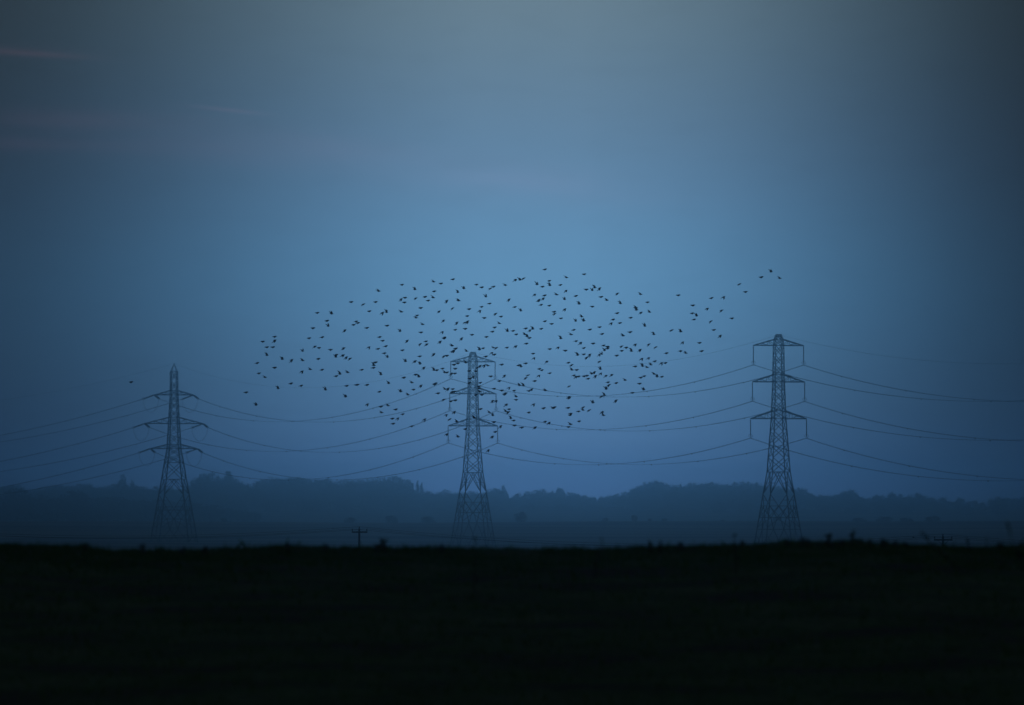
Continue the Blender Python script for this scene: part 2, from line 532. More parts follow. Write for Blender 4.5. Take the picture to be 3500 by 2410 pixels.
def lattice(name, loc, rot, height, wid, levels, horiz, arms, label, strain, leg_th=0.27, br_th=0.165, peak_apex=False):
    root = bpy.data.objects.new(name, None)
    link(root)
    root.location = loc
    root.rotation_euler = (0, 0, rot)
    tag(root, label, 'pylon', 'electricity pylons crossing the fields')
    H = height
    hw = lambda d: interp(wid, d) / 2
    P = lambda sx, sy, d: Vector((sx * hw(d), sy * hw(d), H - d))
    corners = [(-1, -1), (1, -1), (1, 1), (-1, 1)]
    # legs
    for sx, sy in corners:
        b = MB()
        pts = [P(sx, sy, d) for d, _ in wid]
        b.tube(pts, [0.5 * leg_th * (0.3 if d < .1 and wid[0][1] < .5 else 0.75 if d < 12 else 1.15) for d, _ in wid], 4)
        link(bpy.data.objects.new('leg', b.mesh('leg', M_STEEL)), root)
        foot = MB().tube([P(sx, sy, H) + Vector((0, 0, 0.5)), P(sx, sy, H) + Vector((0, 0, -0.9))], [0.35, 0.5], 8)
        link(bpy.data.objects.new('footing', foot.mesh('footing', M_STEEL)), root)
    faces = [(corners[i], corners[(i + 1) % 4]) for i in range(4)]
    # X bracing down the body, waist to peak
    for d0, d1, st in levels:
        for (a, c) in faces:
            A0, C0, A1, C1 = P(*a, d0), P(*c, d0), P(*a, d1), P(*c, d1)
            mid = lambda U, V, t: U.lerp(V, t)
            if st == 'X':
                member('cross_brace', A0, C1, br_th, root)
                member('cross_brace', C0, A1, br_th, root)
            elif st == 'N':          # from two nodes on the upper horizontal to the opposite legs
                n0, n1 = mid(A0, C0, .40), mid(A0, C0, .60)
                member('cross_brace', n0, C1, br_th, root)
                member('cross_brace', n1, A1, br_th, root)
                member('cross_brace', n0, A1, br_th * .8, root)
                member('cross_brace', n1, C1, br_th * .8, root)
                for (U, V, n) in ((A0, A1, n0), (C0, C1, n1)):
                    m = mid(U, V, .5)
                    far = A1 if n is n1 else C1
                    member('horizontal_brace', m, mid(n, A1 if U is A0 else C1, .5), br_th * .8, root)
            elif st == 'V':          # from the legs to two nodes on the lower horizontal
                n0, n1 = mid(A1, C1, .40), mid(A1, C1, .60)
                member('cross_brace', A0, n1, br_th, root)
                member('cross_brace', C0, n0, br_th, root)
                for (U, V, n) in ((A0, A1, n1), (C0, C1, n0)):
                    m = mid(U, V, .5)
                    q = mid(U, n, .5)
                    member('horizontal_brace', m, q, br_th * .8, root)
                    member('cross_brace', V, q, br_th * .8, root)
                    member('cross_brace', mid(U, V, .25), mid(U, n, .25), br_th * .7, root)
                    member('cross_brace', m, mid(A1, C1, .40 if U is A0 else .60), br_th * .8, root)
            elif st == 'D':          # two nodes above meet at the middle below
                n0, n1, c1 = mid(A0, C0, .40), mid(A0, C0, .60), mid(A1, C1, .5)
                member('cross_brace', n0, c1, br_th, root)
                member('cross_brace', n1, c1, br_th, root)
                member('cross_brace', n0, A1.lerp(A0, .15), br_th * .8, root)
                member('cross_brace', n1, C1.lerp(C0, .15), br_th * .8, root)
            elif st == 'E':          # middle above opens to the feet
                c0 = mid(A0, C0, .5)
                member('cross_brace', c0, mid(A1, C1, .25), br_th, root)
                member('cross_brace', c0, mid(A1, C1, .75), br_th, root)
                member('cross_brace', mid(A0, A1, .3), mid(A1, C1, .25), br_th * .8, root)
                member('cross_brace', mid(C0, C1, .3), mid(A1, C1, .75), br_th * .8, root)
    for d in horiz:
        for (a, c) in faces:
            member('horizontal_brace', P(*a, d), P(*c, d), br_th * 1.1, root)
    attach = []
    for (da, dr, L) in arms:
        for s in (-1, 1):
            tip = Vector((s * L, 0, H - da))
            plate = MB().tube([tip + Vector((-s * .25, 0, .06)), tip + Vector((s * .12, 0, -.12))], [.12, .09], 6)
            arm = link(bpy.data.objects.new('crossarm', plate.mesh('crossarm', M_STEEL)), root)
            for sy in (-1, 1):
                B = Vector((s * hw(da), sy * hw(da), H - da))
                T = Vector((s * hw(dr), sy * hw(dr), H - dr))
                member('chord', B, tip, br_th * 1.7, arm)
                member('chord', T, tip, br_th * 1.45, arm)
                for t0 in (.30, .62):
                    member('strut', B.lerp(tip, t0), T.lerp(tip, t0), br_th * .7, arm)
                for t0, t1 in ((0.0, .30), (.30, .62), (.62, .85)):
                    if t0 == 0:
                        member('strut', B, T.lerp(tip, t1), br_th * .7, arm)
                    else:
                        member('strut', B.lerp(tip, t0), T.lerp(tip, t1), br_th * .7, arm)
            b0 = Vector((s * hw(da), -hw(da), H - da))
            b1 = Vector((s * hw(da), hw(da), H - da))
            for t0, t1 in ((0.0, .35), (.35, .65)):
                member('strut', b0.lerp(tip, t0), b1.lerp(tip, t1), br_th * .7, arm)
            if strain is None:
                ins = link(bpy.data.objects.new('insulator_string', INSUL), root)
                ins.location = tip + Vector((0, 0, -.1))
                rg = link(bpy.data.objects.new('grading_ring', RING), ins)
                rg.location = (0, 0, -4.45)
                yk = link(bpy.data.objects.new('conductor_clamp', YOKE), ins)
                yk.location = (0, 0, -4.7)
                attach.append({'both': tip + Vector((0, 0, -5.15))})
            else:
                ends = {}
                for key, dv in strain.items():
                    dl = Matrix.Rotation(-rot, 3, 'Z') @ Vector(dv)
                    dl.normalize()
                    side = Vector((-dl.y, dl.x, 0)).normalized()
                    ins = link(bpy.data.objects.new('insulator_string', None), root)
                    ins.location = tip
                    bpy.data.objects.remove(ins)
                    prof = MB()
                    for off in (-.26, .26):
                        n_d = 24
                        pts, rr = [], []
                        for k in range(n_d):
                            c = tip + side * off + dl * (0.3 + k * 0.18)
                            pts += [c, c + dl * .05, c + dl * .12]
                            rr += [.12, .22, .12]
                        prof.tube(pts, rr, 6)
                    ins = link(bpy.data.objects.new('insulator_string', prof.mesh('insulator_string', M_GLASS, True)), root)
                    rg = link(bpy.data.objects.new('grading_ring', RING), ins)
                    rg.location = tip + dl * 4.5
                    rg.rotation_euler = (0, 0, math.atan2(dl.y, dl.x))
                    ends[key] = tip + dl * 4.9
                # slack jumper hanging under the arm
                e = list(ends.values())
                j = MB()
                for off in (-.12, .12):
                    pts = []
                    for t in np.linspace(0, 1, 17):
                        p = e[0].lerp(e[1], t)
                        pts.append(p + Vector((off, 0, -4.6 * (4 * t * (1 - t)) ** 0.62)))
                    j.tube(pts, .028, 4)
                link(bpy.data.objects.new('jumper_cable', j.mesh('jumper_cable', M_CABLE)), root)
                attach.append(ends)
    # earth wire bracket at the very top
    cap = MB().tube([Vector((-hw(0) - .15, 0, H)), Vector((hw(0) + .15, 0, H))], .09, 4)
    link(bpy.data.objects.new('earth_wire_bracket', cap.mesh('earth_wire_bracket', M_STEEL)), root)
    Mw = Matrix.Translation(Vector(loc)) @ Matrix.Rotation(rot, 4, 'Z')
    conv = [{k: Mw @ v for k, v in a.items()} for a in attach]
    return root, conv, Mw @ Vector((0, 0, H))


W_R = [(0, 1.2), (1.26, 2.0), (2.9, 2.27), (12.55, 2.5), (22.3, 3.15), (36.4, 4.9), (42.3, 6.6), (48.5, 8.3), (53.1, 9.6), (60.0, 11.6)]
LEV_R = [(0, 1.26, 'X'), (1.26, 2.9, 'X'), (2.9, 5.5, 'X'), (5.5, 8.1, 'X'), (8.1, 10.6, 'X'), (10.6, 12.55, 'X'), (12.55, 15.1, 'X'), (15.1, 17.7, 'X'), (17.7, 20.2, 'X'),
         (20.2, 22.3, 'X'), (22.3, 25.6, 'X'), (25.6, 29.0, 'X'), (29.0, 32.6, 'X'), (32.6, 36.4, 'X'), (36.4, 42.3, 'N'), (42.3, 48.5, 'V'), (48.5, 51.6, 'D')]
HOR_R = [0, 1.26, 2.9, 10.6, 12.55, 20.2, 22.3, 36.4, 48.5, 51.6]
ARM_R = [(2.9, 1.26, 6.97), (12.55, 10.6, 7.25), (22.3, 20.2, 7.76)]

YR, YM, YL = 2170.0, 2478.0, 2814.0


def pylon_at(x, ytop, Y):
    top = at(x, ytop, Y)
    g = float(ground_z(top.x, top.y))
    return Vector((top.x, top.y, g)), top.z - g


lr, hr = pylon_at(2661, 1143.6, YR)
lm, hm = pylon_at(1616.5, 1204, YM)
ll, hl = pylon_at(595, 1243, YL)


def fit_to(wid, lev, H, last):
    w = [p for p in wid if p[0] < H] + [(H, interp(wid, H))]
    return w, lev + [(last, H - 0.3, 'E')]


wr, levr = fit_to(W_R, LEV_R, hr, 51.6)
wm, levm = fit_to(W_R, LEV_R, hm, 51.6)
_, att_R, top_R = lattice('electricity_pylon', lr, TH, hr, wr, levr, HOR_R, ARM_R,
                          'nearest and darkest steel pylon, with hanging insulators, right of the flock', None)
_, att_M, top_M = lattice('electricity_pylon', lm, TH, hm, wm, levm, HOR_R, ARM_R,
                          'middle steel pylon with hanging insulators, birds flying in front of its top', None)
W_L = [(0, .10), (2.9, 2.2), (9.2, 2.3), (10.75, 2.4), (18.4, 2.9), (20.6, 3.2), (27.7, 3.85), (29.2, 4.0), (34, 5.5), (39.7, 7.05), (50, 10.2), (63, 14.0)]
LEV_L = [(2.6, 5.9, 'X'), (5.9, 9.2, 'X'), (9.2, 10.75, 'X'), (10.75, 13.3, 'X'), (13.3, 15.8, 'X'), (15.8, 18.4, 'X'), (18.4, 20.6, 'X'), (20.6, 24.1, 'X'), (24.1, 27.7, 'X'),
         (27.7, 29.2, 'X'), (29.2, 31.6, 'X'), (31.6, 34, 'X'), (34, 39.7, 'X'), (39.7, 45, 'N'), (45, 53.4, 'V'), (53.4, 57.0, 'D')]
HOR_L = [2.6, 9.2, 10.75, 18.4, 20.6, 27.7, 29.2, 34, 39.7, 50.3, 53.4]
ARM_L = [(10.75, 9.2, 6.9), (20.6, 18.4, 10.3), (29.2, 27.7, 8.3)]
wl, levl = fit_to(W_L, LEV_L, hl, 57.0)
dir_off = Vector((-0.86, 0.48, -0.30))
dir_m = Vector((0.36, -0.90, -0.28))
_, att_L, top_L = lattice('electricity_pylon', ll, TH, hl, wl, levl, HOR_L, ARM_L,
                          'faint pointed tension pylon at the left, cable loops hanging under its arms', {'off': dir_off, 'mid': dir_m},
                          leg_th=0.36, br_th=0.18)


# ----------------------------------------------------------------- cables
def sag_pts(a, b, sag, n=48):
    out = []
    for t in np.linspace(0, 1, n + 1):
        p = a.lerp(b, t)
        p.z -= 4 * sag * t * (1 - t)
        out.append(p)
    return out


SPACER = MB().tube([(-.24, 0, 0), (.24, 0, 0)], .09, 5).tube([(0, 0, .05), (0, 0, -.28)], .13, 5).mesh('spacer', M_STEEL)


def twin_cable(a, b, sag, label, group, spacing=47.0):
    pts = sag_pts(a, b, sag)
    root = link(bpy.data.objects.new('power_cable', None))
    root.location = a
    d = (b - a)
    d.z = 0
    L = d.length
    d.normalize()
    side = Vector((d.y, -d.x, 0))
    tag(root, label, 'power cable', group)
    for off in (-.2, .2):
        me = MB().tube([p - a + side * off for p in pts], .042, 4).mesh('conductor', M_CABLE)
        link(bpy.data.objects.new('conductor', me), root)
    k = spacing * .6
    while k < L - 15:
        t = k / L
        p = a.lerp(b, t)
        p.z -= 4 * sag * t * (1 - t)
        s = link(bpy.data.objects.new('spacer', SPACER), root)
        s.location = p - a
        s.rotation_euler = (0, 0, math.atan2(side.y, side.x))
        k += spacing


names = ['top left', 'top right', 'middle left', 'middle right', 'bottom left', 'bottom right']
d_off = Vector((100, -300, -6.0))
d_left = Vector((-240, 240, 0))
for i in range(6):
    nm = names[i]
    bR, bM = att_R[i]['both'], att_M[i]['both']
    jit = [0.0, .1, -.1, .15, .05, -.05][i]
    twin_cable(bM, bR, 6.8 + jit, 'sagging twin cable between the %s arms of the middle and nearest pylons' % nm, 'cables slung between the pylons')
    twin_cable(bR, bR + d_off, 8.8 + jit, 'twin cable leaving the nearest pylon\'s %s arm for the right edge' % nm, 'cables slung between the pylons')
    twin_cable(att_L[i]['mid'], bM, 10.3 + jit, 'sagging twin cable between the %s arms of the left and middle pylons' % nm, 'cables slung between the pylons')
    e = att_L[i]['off']
    twin_cable(e, e + d_left, 17.5 + jit, 'faint twin cable leaving the left pylon\'s %s arm for the left edge' % nm, 'cables slung between the pylons')
for a, b, s, lab in ((top_M, top_R, 6.2, 'thin earth wire strung between the tips of the middle and nearest pylons'),
                     (top_R, top_R + d_off, 7.6, 'thin earth wire running off right from the nearest pylon tip'),
                     (top_L, top_M, 9.5, 'thin earth wire strung between the tips of the left and middle pylons'),
                     (top_L, top_L + d_left, 15.0, 'thin earth wire running off left from the pointed pylon tip')):
    me = MB().tube([p - a for p in sag_pts(a, b, s)], .027, 4).mesh('earth_wire', M_CABLE)
    o = link(bpy.data.objects.new('earth_wire', me))
    o.location = a
    tag(o, lab, 'wire', 'earth wires along the pylon tips')


# ----------------------------------------------------------------- small wooden line poles
def wood_pole(x, ytop, Y, width, label, heading, brace):
    top = at(x, ytop, Y)
    g = float(ground_z(top.x, top.y))
    root = link(bpy.data.objects.new('utility_pole', None))
    root.location = (top.x, top.y, g)
    root.rotation_euler = (0, 0, heading)
    tag(root, label, 'utility pole', 'wooden poles of the low line')
    h = top.z - g - .35
    link(bpy.data.objects.new('pole', MB().tube([(0, 0, -1), (0, 0, h)], [.16, .115], 10).mesh('pole', M_WOOD, True)), root)
    arm = MB()
    w = width / 2
    yb = -.17
    arm.v += [Vector((sx * w, yb + sy * .05, h - .38 + sz * .08)) for sx in (-1, 1) for sy in (-1, 1) for sz in (-1, 1)]
    arm.f += [(0, 1, 3, 2), (4, 6, 7, 5), (0, 4, 5, 1), (2, 3, 7, 6), (0, 2, 6, 4), (1, 5, 7, 3)]
    link(bpy.data.objects.new('crossarm', arm.mesh('crossarm', M_WOOD)), root)
    pts = []
    for sx in (-w + .06, 0.0, w - .06):
        z0 = h - .30 if sx else h - .05
        pin = lathe('insulator_pin', [(.035, 0), (.035, .09), (.07, .10), (.08, .15), (.045, .18), (.07, .20), (.065, .25), (.02, .28)], M_GLASS, 8)
        p = link(bpy.data.objects.new('insulator_pin', pin), root)
        p.location = (sx, yb if sx else 0, z0)
        pts.append(Vector((sx, yb if sx else 0, z0 + .27)))
    if brace:
        for s in (-1, 1):
            member('brace', (s * .55, yb, h - .44), (0, yb + .03, h - 1.0), .045, root)
    Mw = Matrix.Translation(root.location) @ Matrix.Rotation(heading, 4, 'Z')
    return [Mw @ p for p in pts]


HP = math.radians(12)
p1 = wood_pole(1228, 1796, 900, 1.74, 'wooden pole with a T crossarm standing left of the middle pylon', HP, False)
p2 = wood_pole(3223, 1821, 840, 1.90, 'wooden pole with braced crossarm rising among the weeds at the far right', HP * .5, True)
for k, side in enumerate(('left', 'centre', 'right')):
    for a, b, s, where in ((p1[k], p2[k], 1.42 + .04 * k, 'slung between the two wooden poles'),
                           (p1[k], p1[k] + Vector((-60, 70, 0.1)), 1.12 + .04 * k, 'leaving the T pole towards the left edge'),
                           (p2[k], p2[k] + Vector((52, -40, 0.0)), 1.3, 'leaving the right pole towards the right edge')):
        me = MB().tube([p - a for p in sag_pts(a, b, s, 36)], .017, 4).mesh('line_wire', M_CABLE)
        o = link(bpy.data.objects.new('line_wire', me))
        o.location = a
        tag(o, 'thin low wire on the %s insulator, %s' % (side, where), 'wire', 'wires of the low pole line')

# ----------------------------------------------------------------- trees
rng = random.Random(11)


def crown_mesh(name, seed, kind, m):
    """leaf clumps spread through the crown; unit crown: height 1, base at z 0"""
    r = np.random.RandomState(seed)
    lobes = []
    if kind == 'round':
        n = r.randint(6, 10)
        lobes.append((0, 0, .55, .36, .36, .42))
        for _ in range(n):
            a, q = r.uniform(0, 6.28), r.uniform(.12, .36)
            lobes.append((q * math.cos(a), q * math.sin(a), r.uniform(.28, .80), r.uniform(.14, .23), r.uniform(.14, .23), r.uniform(.12, .20)))
    elif kind == 'spire':
        for k in range(9):
            z = .1 + .1 * k
            w = .30 * (1 - z) + .05
            a = r.uniform(0, 6.28)
            lobes.append((.04 * math.cos(a), .04 * math.sin(a), z, w, w, .10))
    elif kind == 'column':
        for k in range(8):
            z = .14 + .105 * k
            w = .15 if k < 7 else .09
            a = r.uniform(0, 6.28)
            lobes.append((.03 * math.cos(a), .03 * math.sin(a), z, w, w, .10))
    else:  # low bush, dome down to the ground
        lobes.append((0, 0, .40, .55, .50, .50))
        for _ in range(7):
            a, q = r.uniform(0, 6.28), r.uniform(.2, .5)
            lobes.append((q * math.cos(a), q * math.sin(a), r.uniform(.2, .75), r.uniform(.18, .3), r.uniform(.18, .3), r.uniform(.15, .25)))
    vol = np.array([l[3] * l[4] * l[5] for l in lobes])
    vol = vol ** .8
    vol /= vol.sum()
    N = 1150
    which = r.choice(len(lobes), N, p=vol)
    Lb = np.array(lobes)[which]
    d = r.normal(size=(N, 3))
    d /= np.linalg.norm(d, axis=1)[:, None]
    rad = r.uniform(.35, 1.08, N) ** .6
    c = Lb[:, :3] + d * rad[:, None] * Lb[:, 3:6]
    c[:, 2] = np.maximum(c[:, 2], .01)
    s = r.uniform(.028, .062, N)
    u = r.normal(size=(N, 3))
    u /= np.linalg.norm(u, axis=1)[:, None]
    w = np.cross(u, r.normal(size=(N, 3)))
    w /= np.linalg.norm(w, axis=1)[:, None]
    V = np.stack([c - u * s[:, None], c + w * s[:, None] * .6, c + u * s[:, None], c - w * s[:, None] * .6], 1).reshape(-1, 3)
    Fq = np.arange(N * 4).reshape(N, 4)
    return fast_mesh(name, V, Fq, m)


CROWNS = {
    'round': [crown_mesh('crown', 20 + i, 'round', (M_LEAF, M_LEAF2)[i % 2]) for i in range(6)],
    'spire': [crown_mesh('crown', 40 + i, 'spire', M_LEAF2) for i in range(2)],
    'column': [crown_mesh('crown', 50 + i, 'column', M_LEAF2) for i in range(2)],
    'bush': [crown_mesh('crown', 60 + i, 'bush', (M_LEAF, M_LEAF2)[i % 2]) for i in range(3)],
}


def trunk_mesh(seed):
    r = random.Random(seed)
    b = MB()
    b.tube([(0, 0, -.06), (.005, 0, .15), (.01, .01, .4), (0, .01, .8)], [.022, .018, .012, .003], 6)
    for k in range(5):
        a = r.uniform(0, 6.28)
        z = r.uniform(.2, .55)
        b.tube([(0, 0, z), (.12 * math.cos(a), .12 * math.sin(a), z + .12), (.24 * math.cos(a), .24 * math.sin(a), z + .30)], [.009, .006, .002], 4)
    return b.mesh('trunk', M_BARK)


TRUNKS = [trunk_mesh(i) for i in range(3)]
tcount = 0


def tree(x, ytop, Y, label, group, kind='round', wide=1.0, name='broadleaf_tree', cat='tree', sink=0.0):
    global tcount
    tcount += 1
    top = at(x, ytop, Y)
    g = float(ground_z(top.x, top.y)) - sink
    h = max(1.0, top.z - g)
    root = link(bpy.data.objects.new(name, None))
    root.location = (top.x, top.y, g)
    root.rotation_euler = (0, 0, rng.uniform(0, 6.28))
    tag(root, label, cat, group)
    cr = link(bpy.data.objects.new('crown', rng.choice(CROWNS[kind])), root)
    cr.scale = (h * wide, h * wide * rng.uniform(.9, 1.1), h)
    if kind != 'bush' or h > 3:
        tk = link(bpy.data.objects.new('trunk', rng.choice(TRUNKS)), root)
        tk.scale = (h, h, h)
    return root


SIL = [(-120, 1662), (0, 1659), (31, 1647), (54, 1646), (74, 1651), (87, 1672), (116, 1669), (155, 1663), (171, 1655), (217, 1655), (233, 1662), (287, 1656), (334, 1662), (373, 1662),
       (385, 1657), (395, 1660), (480, 1658), (516, 1662), (543, 1662), (600, 1666), (650, 1655), (660, 1649), (672, 1634), (691, 1620), (738, 1621), (760, 1628), (800, 1632), (811, 1653),
       (823, 1674), (835, 1657), (858, 1640), (897, 1636), (994, 1629), (1017, 1626), (1052, 1632), (1091, 1640), (1149, 1633), (1180, 1638), (1219, 1632), (1266, 1636), (1305, 1631), (1355, 1634),
       (1367, 1647), (1378, 1660), (1400, 1666), (1446, 1671), (1460, 1673), (1479, 1680), (1510, 1686), (1530, 1676), (1557, 1680), (1640, 1684), (1700, 1668), (1739, 1676),
       (1754, 1694), (1778, 1686), (1801, 1674), (1844, 1663), (1867, 1676), (1886, 1671), (1917, 1670), (1941, 1684), (2010, 1686), (2049, 1694), (2092, 1692), (2131, 1675), (2166, 1676),
       (2181, 1657), (2200, 1649), (2240, 1641), (2267, 1639), (2298, 1649), (2337, 1656), (2368, 1647), (2461, 1643), (2490, 1649), (2527, 1643), (2600, 1653), (2650, 1663), (2709, 1662),
       (2748, 1663), (2767, 1680), (2779, 1688), (2817, 1685), (2872, 1683), (2895, 1675), (2922, 1680), (2942, 1690), (3011, 1692), (3031, 1683), (3060, 1689), (3132, 1684), (3155, 1694),
       (3205, 1698), (3237, 1707), (3283, 1704), (3318, 1702), (3345, 1709), (3423, 1694), (3473, 1698), (3650, 1700)]
_sx = [s[0] for s in SIL]
_sy = [s[1] for s in SIL]


def section(x):
    if x < 640:
        return 'left of the left pylon' if x < 560 else 'behind the left pylon'
    if x < 1100:
        return 'just right of the left pylon'
    if x < 1530:
        return 'just left of the middle pylon'
    if x < 1750:
        return 'behind the middle pylon'
    if x < 2130:
        return 'just right of the middle pylon'
    if x < 2600:
        return 'just left of the nearest pylon'
    if x < 2780:
        return 'behind the nearest pylon'
    return 'right of the nearest pylon'


# individually recognisable trees
for (x, y, Y, lab, kind, wd, nm) in [
        (419, 1617, 8150, 'tall dark spire-topped tree in the wood left of the left pylon', 'spire', .78, 'conifer_tree'),
        (450, 1639, 8180, 'shorter pointed tree right of the spire-topped tree', 'spire', .8, 'conifer_tree'),
        (784, 1607, 8150, 'narrow tree top standing above the wood right of the left pylon', 'column', .85, 'conifer_tree'),
        (1398, 1637, 8180, 'narrow upright tree left of the middle pylon', 'column', 1.05, 'conifer_tree'),
        (1427, 1640, 8200, 'slim upright tree beside a gap left of the middle pylon', 'column', .42, 'conifer_tree'),
        (1441, 1647, 8230, 'short slim tree ending the tall wood left of the middle pylon', 'column', .45, 'conifer_tree'),
        (1722, 1656, 8180, 'small peaked tree just right of the middle pylon', 'spire', .9, 'conifer_tree'),
        (250, 1672, 5900, 'dark rounded tree in front of the wood at the far left', 'round', 1.25, 'broadleaf_tree'),
        (60, 1668, 5950, 'darkest broad tree mass by the left edge', 'round', 1.3, 'broadleaf_tree')]:
    tree(x, y, Y, lab, 'trees of the hazy far wood', kind, wd, nm)


def ordinal(n):
    suf = 'th' if 10 < n % 100 < 14 else {1: 'st', 2: 'nd', 3: 'rd'}.get(n % 10, 'th')
    return '%d%s' % (n, suf)


ROWS = [(8220, 0, 27, .85), (8120, 10, 45, 1.2), (7930, 34, 74, 1.5), (7600, 64, 100, 1.6)]
for ri, (Yr, drop, step, wd) in enumerate(ROWS):
    x = -110 + 9 * ri
    seen = {}
    while x < 3620:
        y = float(np.interp(x, _sx, _sy))
        if ri == 0:
            # crest of each crown must not poke over the skyline next to a gap
            y = max(y, min(y + 6, float(np.interp(x - 14, _sx, _sy)), float(np.interp(x + 14, _sx, _sy)))) + rng.uniform(-8, 8)
        else:
            y = max(y + 8, y + drop + rng.uniform(-9, 9))
        ymax = 1722
        if ri == 3 and rng.random() < .25:
            x += 55
            continue
        y = min(y, ymax)
        sc_ = section(x)
        seen[sc_] = seen.get(sc_, 0) + 1
        if ri == 0:
            lb = 'skyline tree %s, %s from the left' % (sc_, ordinal(seen[sc_]))
        else:
            lb = 'low hazy tree filling the far wood %s' % sc_
        tree(x, y, Yr + rng.uniform(-45, 45), lb,
             'trees of the hazy far wood, %s' % section(x), 'round', wd * rng.uniform(.72, 1.15), sink=4.0)
        x += step * rng.uniform(.8, 1.2)
# darker, nearer belt at the left
x = -100
while x < 900:
    y = float(np.interp(x, [-100, 100, 300, 550, 700, 900], [1692, 1694, 1698, 1704, 1722, 1752])) + rng.uniform(-7, 6)
    nb = globals().get('nb', 0) + 1
    tree(x, y, 6050 + rng.uniform(-60, 60), 'dark low tree of the nearer belt at left, %s from the left edge' % ordinal(nb), 'trees of the nearer belt at left', 'round',
         rng.uniform(1.5, 1.9), sink=1.5)
    x += 46 * rng.uniform(.8, 1.2)
# separate field trees and bushes on and beyond the rise
for (x, y, Y, wd, lab) in [
        (1783, 1744, 4290, 1.0, 'large round bush on the rise right of the middle pylon'),
        (2068, 1767, 4410, 1.1, 'small low bush left of the small leggy tree'),
        (2169, 1757, 4390, .75, 'small leggy tree midway between the middle and nearest pylons'),
        (2221, 1771, 4410, 1.2, 'small bush just right of the small leggy tree'),
        (2271, 1770, 4400, 1.3, 'wider low bush, second right of the small leggy tree'),
        (1194, 1766, 4450, 1.5, 'wide low bush above the T pole'),
        (1340, 1757, 4690, 1.0, 'faint bush right of the T pole'),
        (1462, 1760, 4490, 1.3, 'faint wide bush left of the middle pylon legs'),
        (765, 1768, 4440, 1.1, 'small faint bush right of the left pylon legs'),
        (640, 1772, 4410, 1.3, 'low faint bush seen through the left pylon legs'),
        (2470, 1776, 4390, 2.2, 'very low bush on the rise left of the nearest pylon'),
        (2655, 1763, 4430, 1.3, 'dim bush seen between the legs of the nearest pylon'),
        (2940, 1768, 4440, 2.2, 'wide low thicket right of the nearest pylon'),
        (3020, 1763, 4450, 1.9, 'taller end of the thicket right of the nearest pylon'),
        (3100, 1767, 4440, 2.0, 'dark low thicket left of the right wooden pole'),
        (3190, 1760, 4460, 1.6, 'dark bush above the right wooden pole')]:
    tree(x, y, Y, lab, 'bushes on the far rise', 'bush', wd, 'bush', 'bush')


# ----------------------------------------------------------------- grass and weeds on the near rise
def grass():
    r = np.random.RandomState(7)
    N = 150000
    Y = np.where(r.rand(N) < .6, 100 + r.normal(0, 3.2, N), r.uniform(64, 106, N))
    X = r.uniform(-11, 11, N)
    clump = np.sin(X * 3.1 + np.sin(Y * 1.7)) * np.sin(Y * 2.3 + X * .7) + .6 * np.sin(X * 9.3 + 1.1) * np.sin(Y * 4.1)
    keep = r.rand(N) < .55 + .45 * clump
    X, Y, clump = X[keep], Y[keep], clump[keep]
    N = len(X)
    Z = ground_z(X, Y)
    tuft = np.clip(np.sin(X * 5.3 + 1.7 * np.sin(Y * .9)) * np.sin(X * 1.9 + Y * .35) + .35 * np.sin(X * 17.0), 0, 1)
    h = r.uniform(.02, .055, N) * (1 + .4 * np.clip(clump, 0, 1) + .45 * tuft + .5 * np.clip(np.sin(X * 13.0 + np.sin(Y * 3.0)) * np.sin(X * 29.0), 0, 1)) * np.where(r.rand(N) < .02, 1.7, 1)
    a = r.uniform(0, 6.28, N)
    wv = .004 + r.uniform(0, .005, N)
    dx, dy = np.cos(a) * wv, np.sin(a) * wv
    lx, ly = r.normal(0, .35, N) * h, r.normal(0, .35, N) * h
    v0 = np.stack([X - dx, Y - dy, Z - .01], 1)
    v1 = np.stack([X + dx, Y + dy, Z - .01], 1)
    v2 = np.stack([X + lx * .35 + dx * .7, Y + ly * .35 + dy * .7, Z + h * .6], 1)
    v3 = np.stack([X + lx, Y + ly, Z + h], 1)
    V = np.stack([v0, v1, v2, v3], 1).reshape(-1, 3)
    return fast_mesh('grass', V, np.arange(N * 4).reshape(N, 4), M_GRASS)


tag(link(bpy.data.objects.new('grass', grass())), 'short dark grass and stubble on the near rise', 'grass', kind='stuff')

_lf = [(0, 0, 0), (.22, .25, .05), (.16, .7, .10), (0, 1, .02), (-.16, .7, .10), (-.22, .25, .05), (0, .5, -.03)]
LEAF = mesh_np('leaf', _lf, [(0, 1, 6), (1, 2, 6), (2, 3, 6), (3, 4, 6), (4, 5, 6), (5, 0, 6)], M_WEED)


